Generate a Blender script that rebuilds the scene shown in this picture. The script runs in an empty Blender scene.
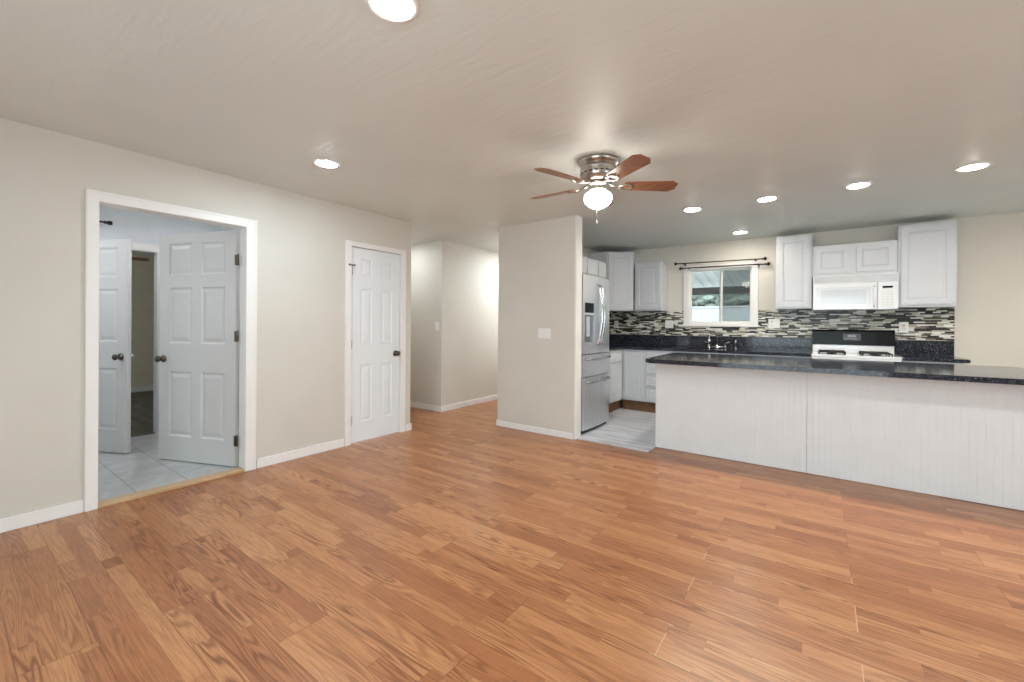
import bpy, bmesh, math, random
from mathutils import Vector, Matrix
random.seed(7)
C = bpy.context.scene.collection
S = bpy.context.scene
R = math.radians
PI = math.pi

# ------------------------------------------------------------------ camera
CAM_H = 1.2471
cam_d = bpy.data.cameras.new('camera')
cam = bpy.data.objects.new('camera', cam_d)
C.objects.link(cam)
S.camera = cam
cam_d.sensor_width = 36.0
cam_d.sensor_fit = 'HORIZONTAL'
cam_d.lens = 424.4 / 1024 * 36.0
cam_d.shift_y = -(341 - 325.12) / 1024
cam_d.clip_start = 0.05
yaw, pitch, roll = R(36.06), R(-0.078), R(0.397)
cam.matrix_world = (Matrix.Translation((0, 0, CAM_H)) @ Matrix.Rotation(yaw, 4, 'Z')
                    @ Matrix.Rotation(PI / 2 + pitch, 4, 'X') @ Matrix.Rotation(roll, 4, 'Z'))

# ------------------------------------------------------------------ world, view
SKY = 5.4
CAN = 270.0
GLOBE = 18.0
HALL = 600.0
PASSAGE = 150.0
BATH = 170.0
KIT = 205.0
SINKL = 130.0
wd = bpy.data.worlds.new('sky'); S.world = wd; wd.use_nodes = True
bgn = wd.node_tree.nodes['Background']
bgn.inputs[0].default_value = (0.80, 0.93, 1.0, 1); bgn.inputs[1].default_value = SKY
S.view_settings.view_transform = 'Standard'
S.view_settings.look = 'None'
S.view_settings.gamma = 1.0
S.view_settings.use_curve_mapping = False
S.view_settings.exposure = 0.24

def portal(name, loc, rot, sx, sy):
    l = bpy.data.lights.new(name, 'AREA'); l.shape = 'RECTANGLE'; l.size = sx; l.size_y = sy
    l.cycles.is_portal = True
    o = bpy.data.objects.new(name, l); C.objects.link(o); o.location = loc; o.rotation_euler = rot
portal('sky_portal', (-0.4, -1.72, 1.2), (R(90), 0, 0), 2.8, 2.0)         # opens towards +Y
portal('sky_portal', (3.52, 1.5, 1.35), (R(90), 0, R(90)), 2.2, 1.3)         # opens towards -X
portal('sky_portal', (-5.0, -0.72, 1.55), (R(90), 0, 0), 0.6, 0.7)
portal('sky_portal', (-8.1, -0.72, 1.45), (R(90), 0, 0), 1.4, 1.1)
portal('sky_portal', (-1.17, 6.72, 1.68), (R(-90), 0, 0), 0.86, 0.8)

# ------------------------------------------------------------------ materials
def lin(r, g, b):
    f = lambda c: ((c / 255 + 0.055) / 1.055) ** 2.4 if c > 10 else c / 255 / 12.92
    return (f(r), f(g), f(b), 1)

class NT:
    def __init__(s, name):
        s.m = bpy.data.materials.new(name); s.m.use_nodes = True
        s.t = s.m.node_tree; s.b = s.t.nodes['Principled BSDF']; s._pos = None
    def n(s, typ, **k):
        nd = s.t.nodes.new(typ)
        for a, v in k.items(): setattr(nd, a, v)
        return nd
    def put(s, sock, v):
        if isinstance(v, bpy.types.NodeSocket): s.t.links.new(v, sock)
        else: sock.default_value = v
    def xyz(s):
        if not s._pos:
            tc = s.n('ShaderNodeTexCoord'); sp = s.n('ShaderNodeSeparateXYZ')
            s.t.links.new(tc.outputs['Object'], sp.inputs[0]); s._pos = (tc.outputs['Object'], *sp.outputs[:3])
        return s._pos
    def math(s, op, a, b=0.0, c=0.0):
        nd = s.n('ShaderNodeMath', operation=op)
        s.put(nd.inputs[0], a); s.put(nd.inputs[1], b); s.put(nd.inputs[2], c)
        return nd.outputs[0]
    def vec(s, x, y, z=0.0):
        nd = s.n('ShaderNodeCombineXYZ')
        for i, v in enumerate((x, y, z)): s.put(nd.inputs[i], v)
        return nd.outputs[0]
    def noise(s, v, scale=5, detail=2, rough=0.5, dist=0.0):
        nd = s.n('ShaderNodeTexNoise'); s.put(nd.inputs['Vector'], v)
        nd.inputs['Scale'].default_value = scale; nd.inputs['Detail'].default_value = detail
        nd.inputs['Roughness'].default_value = rough; nd.inputs['Distortion'].default_value = dist
        return nd.outputs[0]
    def white(s, v):
        nd = s.n('ShaderNodeTexWhiteNoise', noise_dimensions='3D'); s.put(nd.inputs['Vector'], v)
        return nd.outputs['Value']
    def ramp(s, f, stops, interp='LINEAR'):
        nd = s.n('ShaderNodeValToRGB'); nd.color_ramp.interpolation = interp
        el = nd.color_ramp.elements
        while len(el) < len(stops): el.new(0.5)
        for e, (p, c) in zip(el, stops): e.position = p; e.color = c
        s.put(nd.inputs[0], f)
        return nd.outputs[0]
    def mix(s, f, a, b, mode='MIX'):
        nd = s.n('ShaderNodeMix', data_type='RGBA', blend_type=mode)
        s.put(nd.inputs[0], f); s.put(nd.inputs[6], a); s.put(nd.inputs[7], b)
        return nd.outputs[2]
    def bump(s, h, strength=0.2, dist=0.01):
        nd = s.n('ShaderNodeBump'); nd.inputs['Strength'].default_value = strength
        nd.inputs['Distance'].default_value = dist; s.put(nd.inputs['Height'], h)
        s.t.links.new(nd.outputs[0], s.b.inputs['Normal'])
    def base(s, v, rough=0.5, metal=0.0, coat=0.0):
        s.put(s.b.inputs['Base Color'], v); s.put(s.b.inputs['Roughness'], rough)
        s.b.inputs['Metallic'].default_value = metal; s.b.inputs['Coat Weight'].default_value = coat
        s.b.inputs['Coat Roughness'].default_value = 0.08
        return s.m

def plain(name, col, rough=0.5, metal=0.0, coat=0.0, var=0.03, scale=6, bump=0.0, bscale=200):
    t = NT(name); p = t.xyz()[0]
    c = lin(*col)
    dk = tuple(v * (1 - var) for v in c[:3]) + (1,); lt = tuple(min(1, v * (1 + var)) for v in c[:3]) + (1,)
    t.base(t.ramp(t.noise(p, scale, 3), [(0.35, dk), (0.65, lt)]), rough, metal, coat)
    if bump: t.bump(t.noise(p, bscale, 2), bump, 0.002)
    return t.m

M = {}
M['wall'] = plain('wall_paint', (213, 208, 198), 0.6, var=0.02, scale=2, bump=0.25, bscale=90)
M['wall_cool'] = plain('bath_wall_paint', (226, 228, 230), 0.6, var=0.02, bump=0.2, bscale=90)
M['wall_tan'] = plain('bedroom_wall_paint', (222, 208, 184), 0.7, var=0.02)
M['white'] = plain('white_trim_paint', (238, 236, 233), 0.35, var=0.01)
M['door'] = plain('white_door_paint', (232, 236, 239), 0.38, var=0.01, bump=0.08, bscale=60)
M['door_shaded'] = plain('shaded_white_door_paint', (203, 203, 201), 0.4, var=0.01, bump=0.08, bscale=60)  # white door paint with the bathroom's dimmer light put into the colour
M['cab'] = plain('white_cabinet_paint', (208, 210, 214), 0.33, var=0.01)
M['plastic'] = plain('white_plastic', (236, 234, 230), 0.3, var=0.005)
M['enamel'] = plain('white_enamel', (236, 237, 240), 0.15, var=0.005, coat=0.5)
M['black'] = plain('black_gloss', (8, 8, 9), 0.22, var=0.02, coat=0.0)
M['black'].node_tree.nodes['Principled BSDF'].inputs['Specular IOR Level'].default_value = 0.2
M['blackmat'] = plain('black_iron', (22, 22, 22), 0.5, var=0.1)
M['nickel'] = plain('brushed_nickel', (178, 172, 164), 0.28, metal=1.0, var=0.03)
M['chrome'] = plain('chrome', (205, 206, 208), 0.12, metal=1.0, var=0.01)
M['bronze'] = plain('aged_metal', (96, 88, 80), 0.3, metal=1.0, var=0.08)
M['darkrod'] = plain('dark_bronze_rod', (52, 40, 34), 0.4, metal=0.6, var=0.1)
M['kick'] = plain('brown_toe_kick', (112, 78, 48), 0.6, var=0.15, scale=12)
M['concrete'] = plain('patio_concrete', (214, 210, 202), 0.8, var=0.08)
M['fence'] = plain('white_garden_wall', (196, 197, 196), 0.8, var=0.03)
M['beam'] = plain('patio_beam_paint', (96, 92, 90), 0.6, var=0.05)
M['pull'] = plain('chain_metal', (210, 200, 185), 0.3, metal=1.0)

def m_emit(name, col, st):
    t = NT(name); t.b.inputs['Base Color'].default_value = (0.8, 0.8, 0.8, 1)
    t.b.inputs['Emission Color'].default_value = lin(*col); t.b.inputs['Emission Strength'].default_value = st
    return t.m
M['lens'] = m_emit('lit_lens', (232, 247, 255), CAN)
M['lens_kitchen'] = m_emit('lit_kitchen_lens', (255, 249, 236), KIT)
M['lens_sink'] = m_emit('lit_sink_lens', (255, 248, 234), SINKL)
M['lens_hall'] = m_emit('lit_hall_lens', (240, 247, 252), HALL)
M['lens_passage'] = m_emit('lit_passage_lens', (240, 247, 252), PASSAGE)
M['lens_bath'] = m_emit('lit_bath_lens', (250, 250, 255), BATH)
M['globe'] = m_emit('lit_globe', (255, 248, 238), GLOBE)

def m_ceiling():
    t = NT('ceiling_paint'); p, x, y, z = t.xyz()
    a = t.noise(t.vec(t.math('MULTIPLY', x, 1.0), t.math('MULTIPLY', y, 5.0), z), 1.6, 3, 0.6, 0.6)
    b = t.noise(p, 70, 3)
    t.base(t.ramp(t.noise(p, 1.2, 2), [(0.3, lin(219, 224, 220)), (0.7, lin(224, 229, 225))]), 0.46)
    t.bump(t.math('ADD', t.math('MULTIPLY', a, 2.2), t.math('MULTIPLY', b, 0.22)), 0.35, 0.006)
    return t.m
M['ceiling'] = m_ceiling()

def m_floor():
    t = NT('oak_laminate'); p, x, y, z = t.xyz()
    PW, PL = 0.205, 1.2
    yy = t.math('SUBTRACT', y, 1.62)
    prow = t.math('FLOOR', t.math('DIVIDE', yy, PW))
    par = t.math('FLOORED_MODULO', prow, 2.0)
    px = t.math('DIVIDE', t.math('ADD', t.math('ADD', x, 0.5), t.math('MULTIPLY', par, -0.63)), PL)
    pcell = t.math('FLOOR', px)
    srow = t.math('FLOOR', t.math('DIVIDE', yy, PW / 3))
    off = t.white(t.vec(srow, 3.7, 1.0))
    ln = t.math('MULTIPLY_ADD', t.white(t.vec(srow, 9.1, 4.0)), 0.5, 0.62)
    sx = t.math('DIVIDE', t.math('ADD', x, t.math('MULTIPLY', off, 3.0)), ln)
    scell = t.math('ADD', t.math('FLOOR', sx), t.math('MULTIPLY', pcell, 17.0))
    rnd = t.white(t.vec(srow, scell, 2.0))
    rnd2 = t.white(t.vec(srow, scell, 8.0))
    base = t.ramp(rnd, [(0.0, lin(160, 101, 64)), (0.25, lin(174, 115, 74)), (0.65, lin(186, 128, 84)), (1.0, lin(196, 140, 95))])
    # cathedral figure: contour lines of a stretched noise
    cv = t.vec(t.math('MULTIPLY_ADD', x, 0.9, t.math('MULTIPLY', rnd, 40.0)), t.math('MULTIPLY_ADD', y, 12.0, t.math('MULTIPLY', rnd2, 30.0)), 0.0)
    cn = t.noise(cv, 1.0, 1.5, 0.45, 0.15)
    rings = t.math('SINE', t.math('MULTIPLY', cn, 95.0))
    rings = t.math('MULTIPLY_ADD', rings, 0.5, 0.5)
    rings = t.math('POWER', rings, 1.6)
    amp = t.math('MULTIPLY', t.math('SMOOTH_MIN', t.noise(t.vec(t.math('MULTIPLY', x, 2.0), t.math('MULTIPLY', y, 9.0), rnd), 1.3, 1), 1.0, 0.1), t.math('MULTIPLY_ADD', rnd2, 1.2, 0.25))
    fine = t.noise(t.vec(t.math('MULTIPLY', x, 7.0), t.math('MULTIPLY', y, 230.0), rnd), 1.0, 3, 0.6)
    c1 = t.mix(t.math('MULTIPLY', rings, amp), base, lin(118, 66, 36))
    c2 = t.mix(t.math('MULTIPLY', t.ramp(fine, [(0.45, (0, 0, 0, 1)), (0.72, (1, 1, 1, 1))]), 0.5), c1, lin(116, 66, 38))
    # joints
    def edge(frac, w):
        a = t.math('MINIMUM', frac, t.math('SUBTRACT', 1.0, frac))
        return t.math('LESS_THAN', a, w)
    e_s = edge(t.math('FRACT', t.math('DIVIDE', yy, PW / 3)), 0.011)
    e_p = edge(t.math('FRACT', t.math('DIVIDE', yy, PW)), 0.0085)
    e_e = edge(t.math('FRACT', px), 0.0016)
    pj = t.math('MAXIMUM', e_p, e_e)
    c3 = t.mix(t.math('MULTIPLY', e_s, 0.35), c2, lin(120, 72, 44))
    dx = t.math('DIVIDE', t.math('SUBTRACT', x, 0.05), 0.85); dy = t.math('DIVIDE', t.math('SUBTRACT', y, 2.1), 0.65)
    dd = t.math('ADD', t.math('MULTIPLY', dx, dx), t.math('MULTIPLY', dy, dy))
    worn = t.math('MULTIPLY', t.math('LESS_THAN', dd, 1.0), t.math('GREATER_THAN', t.noise(p, 4.0, 2), 0.46))
    jc = t.mix(worn, lin(112, 70, 44), lin(200, 160, 122))
    c4 = t.mix(t.math('MULTIPLY', pj, t.math('MULTIPLY_ADD', worn, 0.35, 0.55)), c3, jc)
    t.base(c4, t.math('MULTIPLY_ADD', fine, 0.10, 0.26))
    t.b.inputs['Specular IOR Level'].default_value = 0.5
    t.bump(t.math('SUBTRACT', t.math('MULTIPLY', fine, 0.5), t.math('MULTIPLY', pj, 1.0)), 0.06, 0.002)
    return t.m
M['floor'] = m_floor()

def m_kfloor():
    t = NT('grey_vinyl_planks'); p, x, y, z = t.xyz()
    row = t.math('FLOOR', t.math('DIVIDE', y, 0.15))
    xs = t.math('DIVIDE', t.math('ADD', x, t.math('MULTIPLY', t.white(t.vec(row, 1.0)), 2.0)), 0.9)
    rnd = t.white(t.vec(row, t.math('FLOOR', xs), 4.0))
    n = t.noise(t.vec(t.math('MULTIPLY', x, 2.5), t.math('MULTIPLY', y, 22.0), t.math('MULTIPLY', rnd, 9)), 1.0, 4, 0.6)
    c = t.ramp(n, [(0.3, lin(178, 179, 184)), (0.5, lin(218, 219, 225)), (0.7, lin(238, 239, 245))])
    c = t.mix(t.math('MULTIPLY', rnd, 0.3), c, lin(170, 170, 172))
    e = t.math('LESS_THAN', t.math('FRACT', t.math('DIVIDE', y, 0.15)), 0.02)
    t.base(t.mix(t.math('MULTIPLY', e, 0.5), c, lin(96, 92, 90)), 0.35)
    return t.m
M['kfloor'] = m_kfloor()

def m_tilefloor():
    t = NT('bath_floor_tile'); p, x, y, z = t.xyz()
    fy = t.math('FRACT', t.math('DIVIDE', t.math('SUBTRACT', y, 0.885), 0.31))
    fx = t.math('FRACT', t.math('DIVIDE', t.math('ADD', x, 4.62), 0.61))
    e = t.math('MAXIMUM', t.math('LESS_THAN', fy, 0.016), t.math('LESS_THAN', fx, 0.008))
    n = t.noise(p, 3.5, 5, 0.65, 1.2)
    c = t.ramp(n, [(0.3, lin(158, 158, 158)), (0.55, lin(180, 180, 179)), (0.8, lin(198, 197, 195))])
    t.base(t.mix(e, c, lin(112, 110, 108)), 0.3)
    return t.m
M['bathtile'] = m_tilefloor()

def m_carpet():
    t = NT('brown_carpet'); p, x, y, z = t.xyz()
    n = t.noise(p, 60, 4, 0.7); w = t.noise(t.vec(x, t.math('MULTIPLY', y, 4)), 3, 2)
    t.base(t.ramp(t.math('ADD', t.math('MULTIPLY', n, 0.6), t.math('MULTIPLY', w, 0.4)), [(0.35, lin(84, 74, 66)), (0.7, lin(140, 128, 116))]), 0.95)
    t.bump(n, 0.6, 0.01)
    return t.m
M['carpet'] = m_carpet()

def m_mosaic():
    t = NT('glass_strip_mosaic'); p, x, y, z = t.xyz()
    u = t.math('ADD', x, y)
    RH = 0.0158
    row = t.math('FLOOR', t.math('DIVIDE', z, RH))
    off = t.white(t.vec(row, 5.0)); ln = t.math('MULTIPLY_ADD', t.white(t.vec(row, 2.0, 7.0)), 0.05, 0.062)
    ux = t.math('DIVIDE', t.math('ADD', u, t.math('MULTIPLY', off, 5.0)), ln)
    rnd = t.white(t.vec(row, t.math('FLOOR', ux), 3.0))
    c = t.ramp(rnd, [(0.0, lin(20, 17, 17)), (0.40, lin(214, 212, 198)), (0.56, lin(176, 172, 156)), (0.72, lin(232, 232, 228)), (0.86, lin(118, 112, 104))], 'CONSTANT')
    fz = t.math('FRACT', t.math('DIVIDE', z, RH)); fu = t.math('FRACT', ux)
    e = t.math('MAXIMUM', t.math('LESS_THAN', fz, 0.1), t.math('LESS_THAN', fu, 0.018))
    t.base(t.mix(e, c, lin(150, 146, 138)), t.math('MULTIPLY_ADD', e, 0.4, 0.28))
    t.b.inputs['Specular IOR Level'].default_value = 0.3
    return t.m
M['mosaic'] = m_mosaic()

def m_granite():
    t = NT('black_granite'); p = t.xyz()[0]
    v = t.n('ShaderNodeTexVoronoi'); t.put(v.inputs['Vector'], p); v.inputs['Scale'].default_value = 130
    n = t.noise(p, 60, 4, 0.7)
    sp = t.ramp(t.white(v.outputs['Position']), [(0.0, lin(26, 27, 32)), (0.45, lin(44, 48, 58)), (0.7, lin(70, 76, 90)), (0.88, lin(112, 118, 132)), (0.96, lin(92, 80, 72))], 'CONSTANT')
    c = t.mix(t.math('MULTIPLY', n, 0.6), sp, lin(38, 41, 50))
    t.base(c, 0.09)
    t.b.inputs['Specular IOR Level'].default_value = 0.34
    return t.m
M['granite'] = m_granite()

def m_wood(name, c0, c1, rough=0.35, s=(2, 40, 40)):
    t = NT(name); p, x, y, z = t.xyz()
    n = t.noise(t.vec(t.math('MULTIPLY', x, s[0]), t.math('MULTIPLY', y, s[1]), t.math('MULTIPLY', z, s[2])), 1.0, 4, 0.6, 0.4)
    t.base(t.ramp(n, [(0.3, lin(*c0)), (0.7, lin(*c1))]), rough)
    return t.m
M['blade'] = m_wood('walnut_blade', (118, 76, 50), (166, 114, 78), 0.28, (6, 50, 10))
M['oak'] = m_wood('oak_threshold', (178, 142, 100), (214, 184, 146), 0.45, (40, 3, 10))

def m_steel():
    t = NT('stainless_steel'); p, x, y, z = t.xyz()
    n = t.noise(t.vec(t.math('MULTIPLY', x, 60), t.math('MULTIPLY', y, 60), t.math('MULTIPLY', z, 1.2)), 1.0, 3)
    t.base(t.ramp(n, [(0.3, lin(224, 226, 230)), (0.7, lin(240, 241, 244))]), t.math('MULTIPLY_ADD', n, 0.15, 0.32), 1.0)
    return t.m
M['steel'] = m_steel()

def m_thin(name, tint, op, rough=0.0):
    m = bpy.data.materials.new(name); m.use_nodes = True; nt = m.node_tree; nt.nodes.clear()
    o = nt.nodes.new('ShaderNodeOutputMaterial'); mx = nt.nodes.new('ShaderNodeMixShader')
    a = nt.nodes.new('ShaderNodeBsdfTransparent')
    if rough: b = nt.nodes.new('ShaderNodeBsdfDiffuse'); b.inputs[0].default_value = tint
    else: b = nt.nodes.new('ShaderNodeBsdfGlossy'); b.inputs['Roughness'].default_value = 0.02
    mx.inputs[0].default_value = op
    nt.links.new(a.outputs[0], mx.inputs[1]); nt.links.new(b.outputs[0], mx.inputs[2]); nt.links.new(mx.outputs[0], o.inputs[0])
    return m
M['glass'] = m_thin('window_glass', (1, 1, 1, 1), 0.07)
M['glass_t'] = m_thin('dimming_glass', (1, 1, 1, 1), 0.012)
M['glass_t'].node_tree.nodes['Transparent BSDF'].inputs[0].default_value = (.80, .83, .83, 1)  # tint added to dim the bright outdoors behind the panes
M['screen'] = m_thin('insect_screen', lin(120, 120, 120), 0.42, 1)
M['leaf'] = plain('hedge_leaf', (128, 134, 124), 0.7, var=0.3, scale=14)
M['patio'] = plain('patio_cover_panel', (232, 234, 236), 0.6, var=0.04)

# ------------------------------------------------------------------ mesh builder
class MB:
    def __init__(s): s.bm = bmesh.new(); s.mat = Matrix.Identity(4); s.weld = False
    def _v(s, p): return s.bm.verts.new(s.mat @ Vector(p))
    def quad(s, pts):
        return s.bm.faces.new([s._v(p) for p in pts])
    def box(s, x0, y0, z0, x1, y1, z1, bev=0.0):
        x0, x1 = sorted((x0, x1)); y0, y1 = sorted((y0, y1)); z0, z1 = sorted((z0, z1))
        vs = [s._v(p) for p in ((x0, y0, z0), (x1, y0, z0), (x1, y1, z0), (x0, y1, z0), (x0, y0, z1), (x1, y0, z1), (x1, y1, z1), (x0, y1, z1))]
        fs = [s.bm.faces.new([vs[i] for i in f]) for f in ((3, 2, 1, 0), (4, 5, 6, 7), (0, 1, 5, 4), (1, 2, 6, 5), (2, 3, 7, 6), (3, 0, 4, 7))]
        if bev:
            es = list({e for f in fs for e in f.edges})
            bmesh.ops.bevel(s.bm, geom=es, offset=bev, segments=2, affect='EDGES', profile=0.7)
        return s
    def prism(s, pts, z0, z1, bev=0.0):
        """polygon pts (x,y) counter-clockwise extruded z0..z1"""
        a = [s._v((x, y, z0)) for x, y in pts]; b = [s._v((x, y, z1)) for x, y in pts]
        n = len(pts)
        fs = [s.bm.faces.new(a[::-1]), s.bm.faces.new(b)]
        for i in range(n): fs.append(s.bm.faces.new([a[i], a[(i + 1) % n], b[(i + 1) % n], b[i]]))
        if bev:
            es = list({e for f in fs[:2] for e in f.edges})
            bmesh.ops.bevel(s.bm, geom=es, offset=bev, segments=3, affect='EDGES')
        return s
    def lathe(s, prof, loc=(0, 0, 0), axis='Z', n=24):
        """prof: list of (r, h)"""
        rot = {'Z': Matrix.Identity(4), 'X': Matrix.Rotation(R(90), 4, 'Y'), 'Y': Matrix.Rotation(R(-90), 4, 'X'), '-X': Matrix.Rotation(R(-90), 4, 'Y'), '-Y': Matrix.Rotation(R(90), 4, 'X')}[axis]
        tm = Matrix.Translation(loc) @ rot
        rings = []
        for r, h in prof:
            if r < 1e-6: rings.append([s._v(tm @ Vector((0, 0, h)))])
            else: rings.append([s._v(tm @ Vector((r * math.cos(2 * PI * i / n), r * math.sin(2 * PI * i / n), h))) for i in range(n)])
        for a, b in zip(rings, rings[1:]):
            for i in range(n):
                j = (i + 1) % n
                if len(a) == 1 and len(b) == 1: continue
                if len(a) == 1: f = s.bm.faces.new([a[0], b[j], b[i]])
                elif len(b) == 1: f = s.bm.faces.new([a[i], a[j], b[0]])
                else: f = s.bm.faces.new([a[i], a[j], b[j], b[i]])
                f.smooth = True
        for ring, fl in ((rings[0], 1), (rings[-1], 0)):
            if len(ring) > 1: s.bm.faces.new(ring[::-1] if fl else ring)
        return s
    def tube(s, path, r, n=10, cap=True):
        pts = [Vector(p) for p in path]; rings = []
        rr = r if isinstance(r, (list, tuple)) else [r] * len(pts)
        up = Vector((0, 0, 1))
        prev = None
        for i, p in enumerate(pts):
            d = (pts[min(i + 1, len(pts) - 1)] - pts[max(i - 1, 0)]).normalized()
            ref = prev if prev is not None else (up if abs(d.z) < 0.9 else Vector((1, 0, 0)))
            a = d.cross(ref).normalized() if prev is None else (ref - d * ref.dot(d)).normalized()
            prev = a
            b = d.cross(a).normalized()
            rings.append([s._v(p + a * rr[i] * math.cos(2 * PI * k / n) + b * rr[i] * math.sin(2 * PI * k / n)) for k in range(n)])
        for a, b in zip(rings, rings[1:]):
            for i in range(n):
                j = (i + 1) % n
                s.bm.faces.new([a[i], a[j], b[j], b[i]]).smooth = True
        if cap: s.bm.faces.new(rings[0][::-1]); s.bm.faces.new(rings[-1])
        return s
    def slab(s, w, h, t, panels, both=False, d=0.007, cove=0.014, rise=0.022, fld=0.005):
        """upright slab x 0..w, y 0 (front) .. t (back, +y), z 0..h with raised panels (x0,z0,x1,z1) on the front"""
        s.weld = True
        xs = sorted({0, w, *[p[0] for p in panels], *[p[2] for p in panels]})
        zs = sorted({0, h, *[p[1] for p in panels], *[p[3] for p in panels]})
        def face(yf, sgn):
            P = lambda x, z, dd: (x, yf + sgn * dd, z)
            def q(a, b, c, e): s.quad([a, b, c, e] if sgn > 0 else [e, c, b, a])
            for i in range(len(xs) - 1):
                for k in range(len(zs) - 1):
                    x0, x1, z0, z1 = xs[i], xs[i + 1], zs[k], zs[k + 1]
                    cx, cz = (x0 + x1) / 2, (z0 + z1) / 2
                    if any(p[0] < cx < p[2] and p[1] < cz < p[3] for p in panels):
                        rings = [(0, 0), (cove * 0.45, d * 0.75), (cove, d), (cove + rise, d - fld)]
                        for (a, da), (b, db) in zip(rings, rings[1:]):
                            o = [P(x0 + a, z0 + a, da), P(x1 - a, z0 + a, da), P(x1 - a, z1 - a, da), P(x0 + a, z1 - a, da)]
                            n_ = [P(x0 + b, z0 + b, db), P(x1 - b, z0 + b, db), P(x1 - b, z1 - b, db), P(x0 + b, z1 - b, db)]
                            for m in range(4): q(o[m], o[(m + 1) % 4], n_[(m + 1) % 4], n_[m])
                        a, da = rings[-1]
                        q(P(x0 + a, z0 + a, da), P(x1 - a, z0 + a, da), P(x1 - a, z1 - a, da), P(x0 + a, z1 - a, da))
                    else: q(P(x0, z0, 0), P(x1, z0, 0), P(x1, z1, 0), P(x0, z1, 0))
        face(0, 1)
        if both: face(t, -1)
        else: s.quad([(w, t, 0), (0, t, 0), (0, t, h), (w, t, h)])
        s.quad([(0, 0, h), (w, 0, h), (w, t, h), (0, t, h)]); s.quad([(0, t, 0), (w, t, 0), (w, 0, 0), (0, 0, 0)])
        s.quad([(0, t, 0), (0, 0, 0), (0, 0, h), (0, t, h)]); s.quad([(w, 0, 0), (w, t, 0), (w, t, h), (w, 0, h)])
        return s
    def obj(s, name, mat, parent=None, loc=None, smooth=False):
        if s.weld: bmesh.ops.remove_doubles(s.bm, verts=s.bm.verts, dist=1e-5)
        bmesh.ops.recalc_face_normals(s.bm, faces=s.bm.faces)
        me = bpy.data.meshes.new(name); s.bm.to_mesh(me); s.bm.free()
        me.materials.append(M[mat] if isinstance(mat, str) else mat)
        o = bpy.data.objects.new(name, me); C.objects.link(o)
        if parent: o.parent = parent
        if loc: o.location = loc
        return o

def tag(o, label, cat, group=None, kind=None):
    o['label'] = label; o['category'] = cat
    if group: o['group'] = group
    if kind: o['kind'] = kind
    return o
def thing(name, label, cat, loc=(0, 0, 0), rz=0.0, group=None, kind=None):
    o = bpy.data.objects.new(name, None); C.objects.link(o); o.empty_display_size = 0.1
    o.location = loc; o.rotation_euler = (0, 0, rz)
    return tag(o, label, cat, group, kind)
def struct(name, mb, mat, label, cat):
    return tag(mb.obj(name, mat), label, cat, kind='structure')
def copy_tree(root, loc, rz, label):
    r = root.copy(); C.objects.link(r); r.location = loc; r.rotation_euler = (0, 0, rz); r['label'] = label
    for ch in list(root.children):
        c = ch.copy(); C.objects.link(c); c.parent = r
        for g in list(ch.children):
            d = g.copy(); C.objects.link(d); d.parent = c
    return r

# ------------------------------------------------------------------ the shell
H = 2.44
LX, YB, KX = -3.9, 6.6, -2.92        # left wall face, kitchen back wall face, kitchen left wall face
RX, RY = 3.4, -1.6                    # right wall, rear wall (behind the camera)

fl = MB().box(-3.96, RY - .1, -0.08, RX + .1, YB + .1, 0).box(-5.7, 3.34, -0.08, -3.96, 4.39, 0).box(-4.46, 4.39, -0.08, -3.96, 9.1, 0).box(-3.96, YB + .1, -0.08, -3.2, 9.1, 0)
struct('floor', fl, 'floor', 'honey oak strip laminate floor of the living area', 'floor')
kf = MB().prism([(-2.155, 4.165), (-1.363, 4.165), (-1.363, 4.41), (RX, 4.41), (RX, YB), (KX, YB), (KX, 4.262), (-2.155, 4.262)], 0.001, 0.016)
struct('floor_kitchen', kf, 'kfloor', 'grey wood look vinyl floor of the kitchen', 'floor')
struct('floor_bathroom', MB().box(-5.96, -0.6, -0.08, -3.962, 2.1, 0.012), 'bathtile', 'pale grey tiled floor beyond the open white door', 'floor')
struct('floor_bedroom', MB().box(-9.8, -0.6, -0.08, -5.962, 4.0, 0.012), 'carpet', 'dark brown carpet of the far bedroom', 'floor')
struct('trim_threshold', MB().box(-3.985, 0.668, 0.001, -3.885, 1.557, 0.02, 0.004), 'oak', 'light oak threshold strip under the open doorway', 'threshold')

ce = MB().box(-9.9, RY - .1, H, RX + .1, YB + .12, H + .08).box(-4.6, YB + .12, H, -2.9, 9.2, H + .08)
struct('ceiling', ce, 'ceiling', 'beige painted ceiling with a faint trowelled texture', 'ceiling')

def wall_y(mb, x0, x1, y0, y1, holes=(), z0=0.0, z1=H):
    """wall running along X, thickness y0..y1, holes (xa, xb, za, zb)"""
    x = x0
    for xa, xb, za, zb in sorted(holes):
        mb.box(x, y0, z0, xa, y1, z1)
        if za > z0: mb.box(xa, y0, z0, xb, y1, za)
        if zb < z1: mb.box(xa, y0, zb, xb, y1, z1)
        x = xb
    mb.box(x, y0, z0, x1, y1, z1); return mb
def wall_x(mb, y0, y1, x0, x1, holes=(), z0=0.0, z1=H):
    y = y0
    for ya, yb, za, zb in sorted(holes):
        mb.box(x0, y, z0, x1, ya, z1)
        if za > z0: mb.box(x0, ya, z0, x1, yb, za)
        if zb < z1: mb.box(x0, ya, zb, x1, yb, z1)
        y = yb
    mb.box(x0, y, z0, x1, y1, z1); return mb

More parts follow.
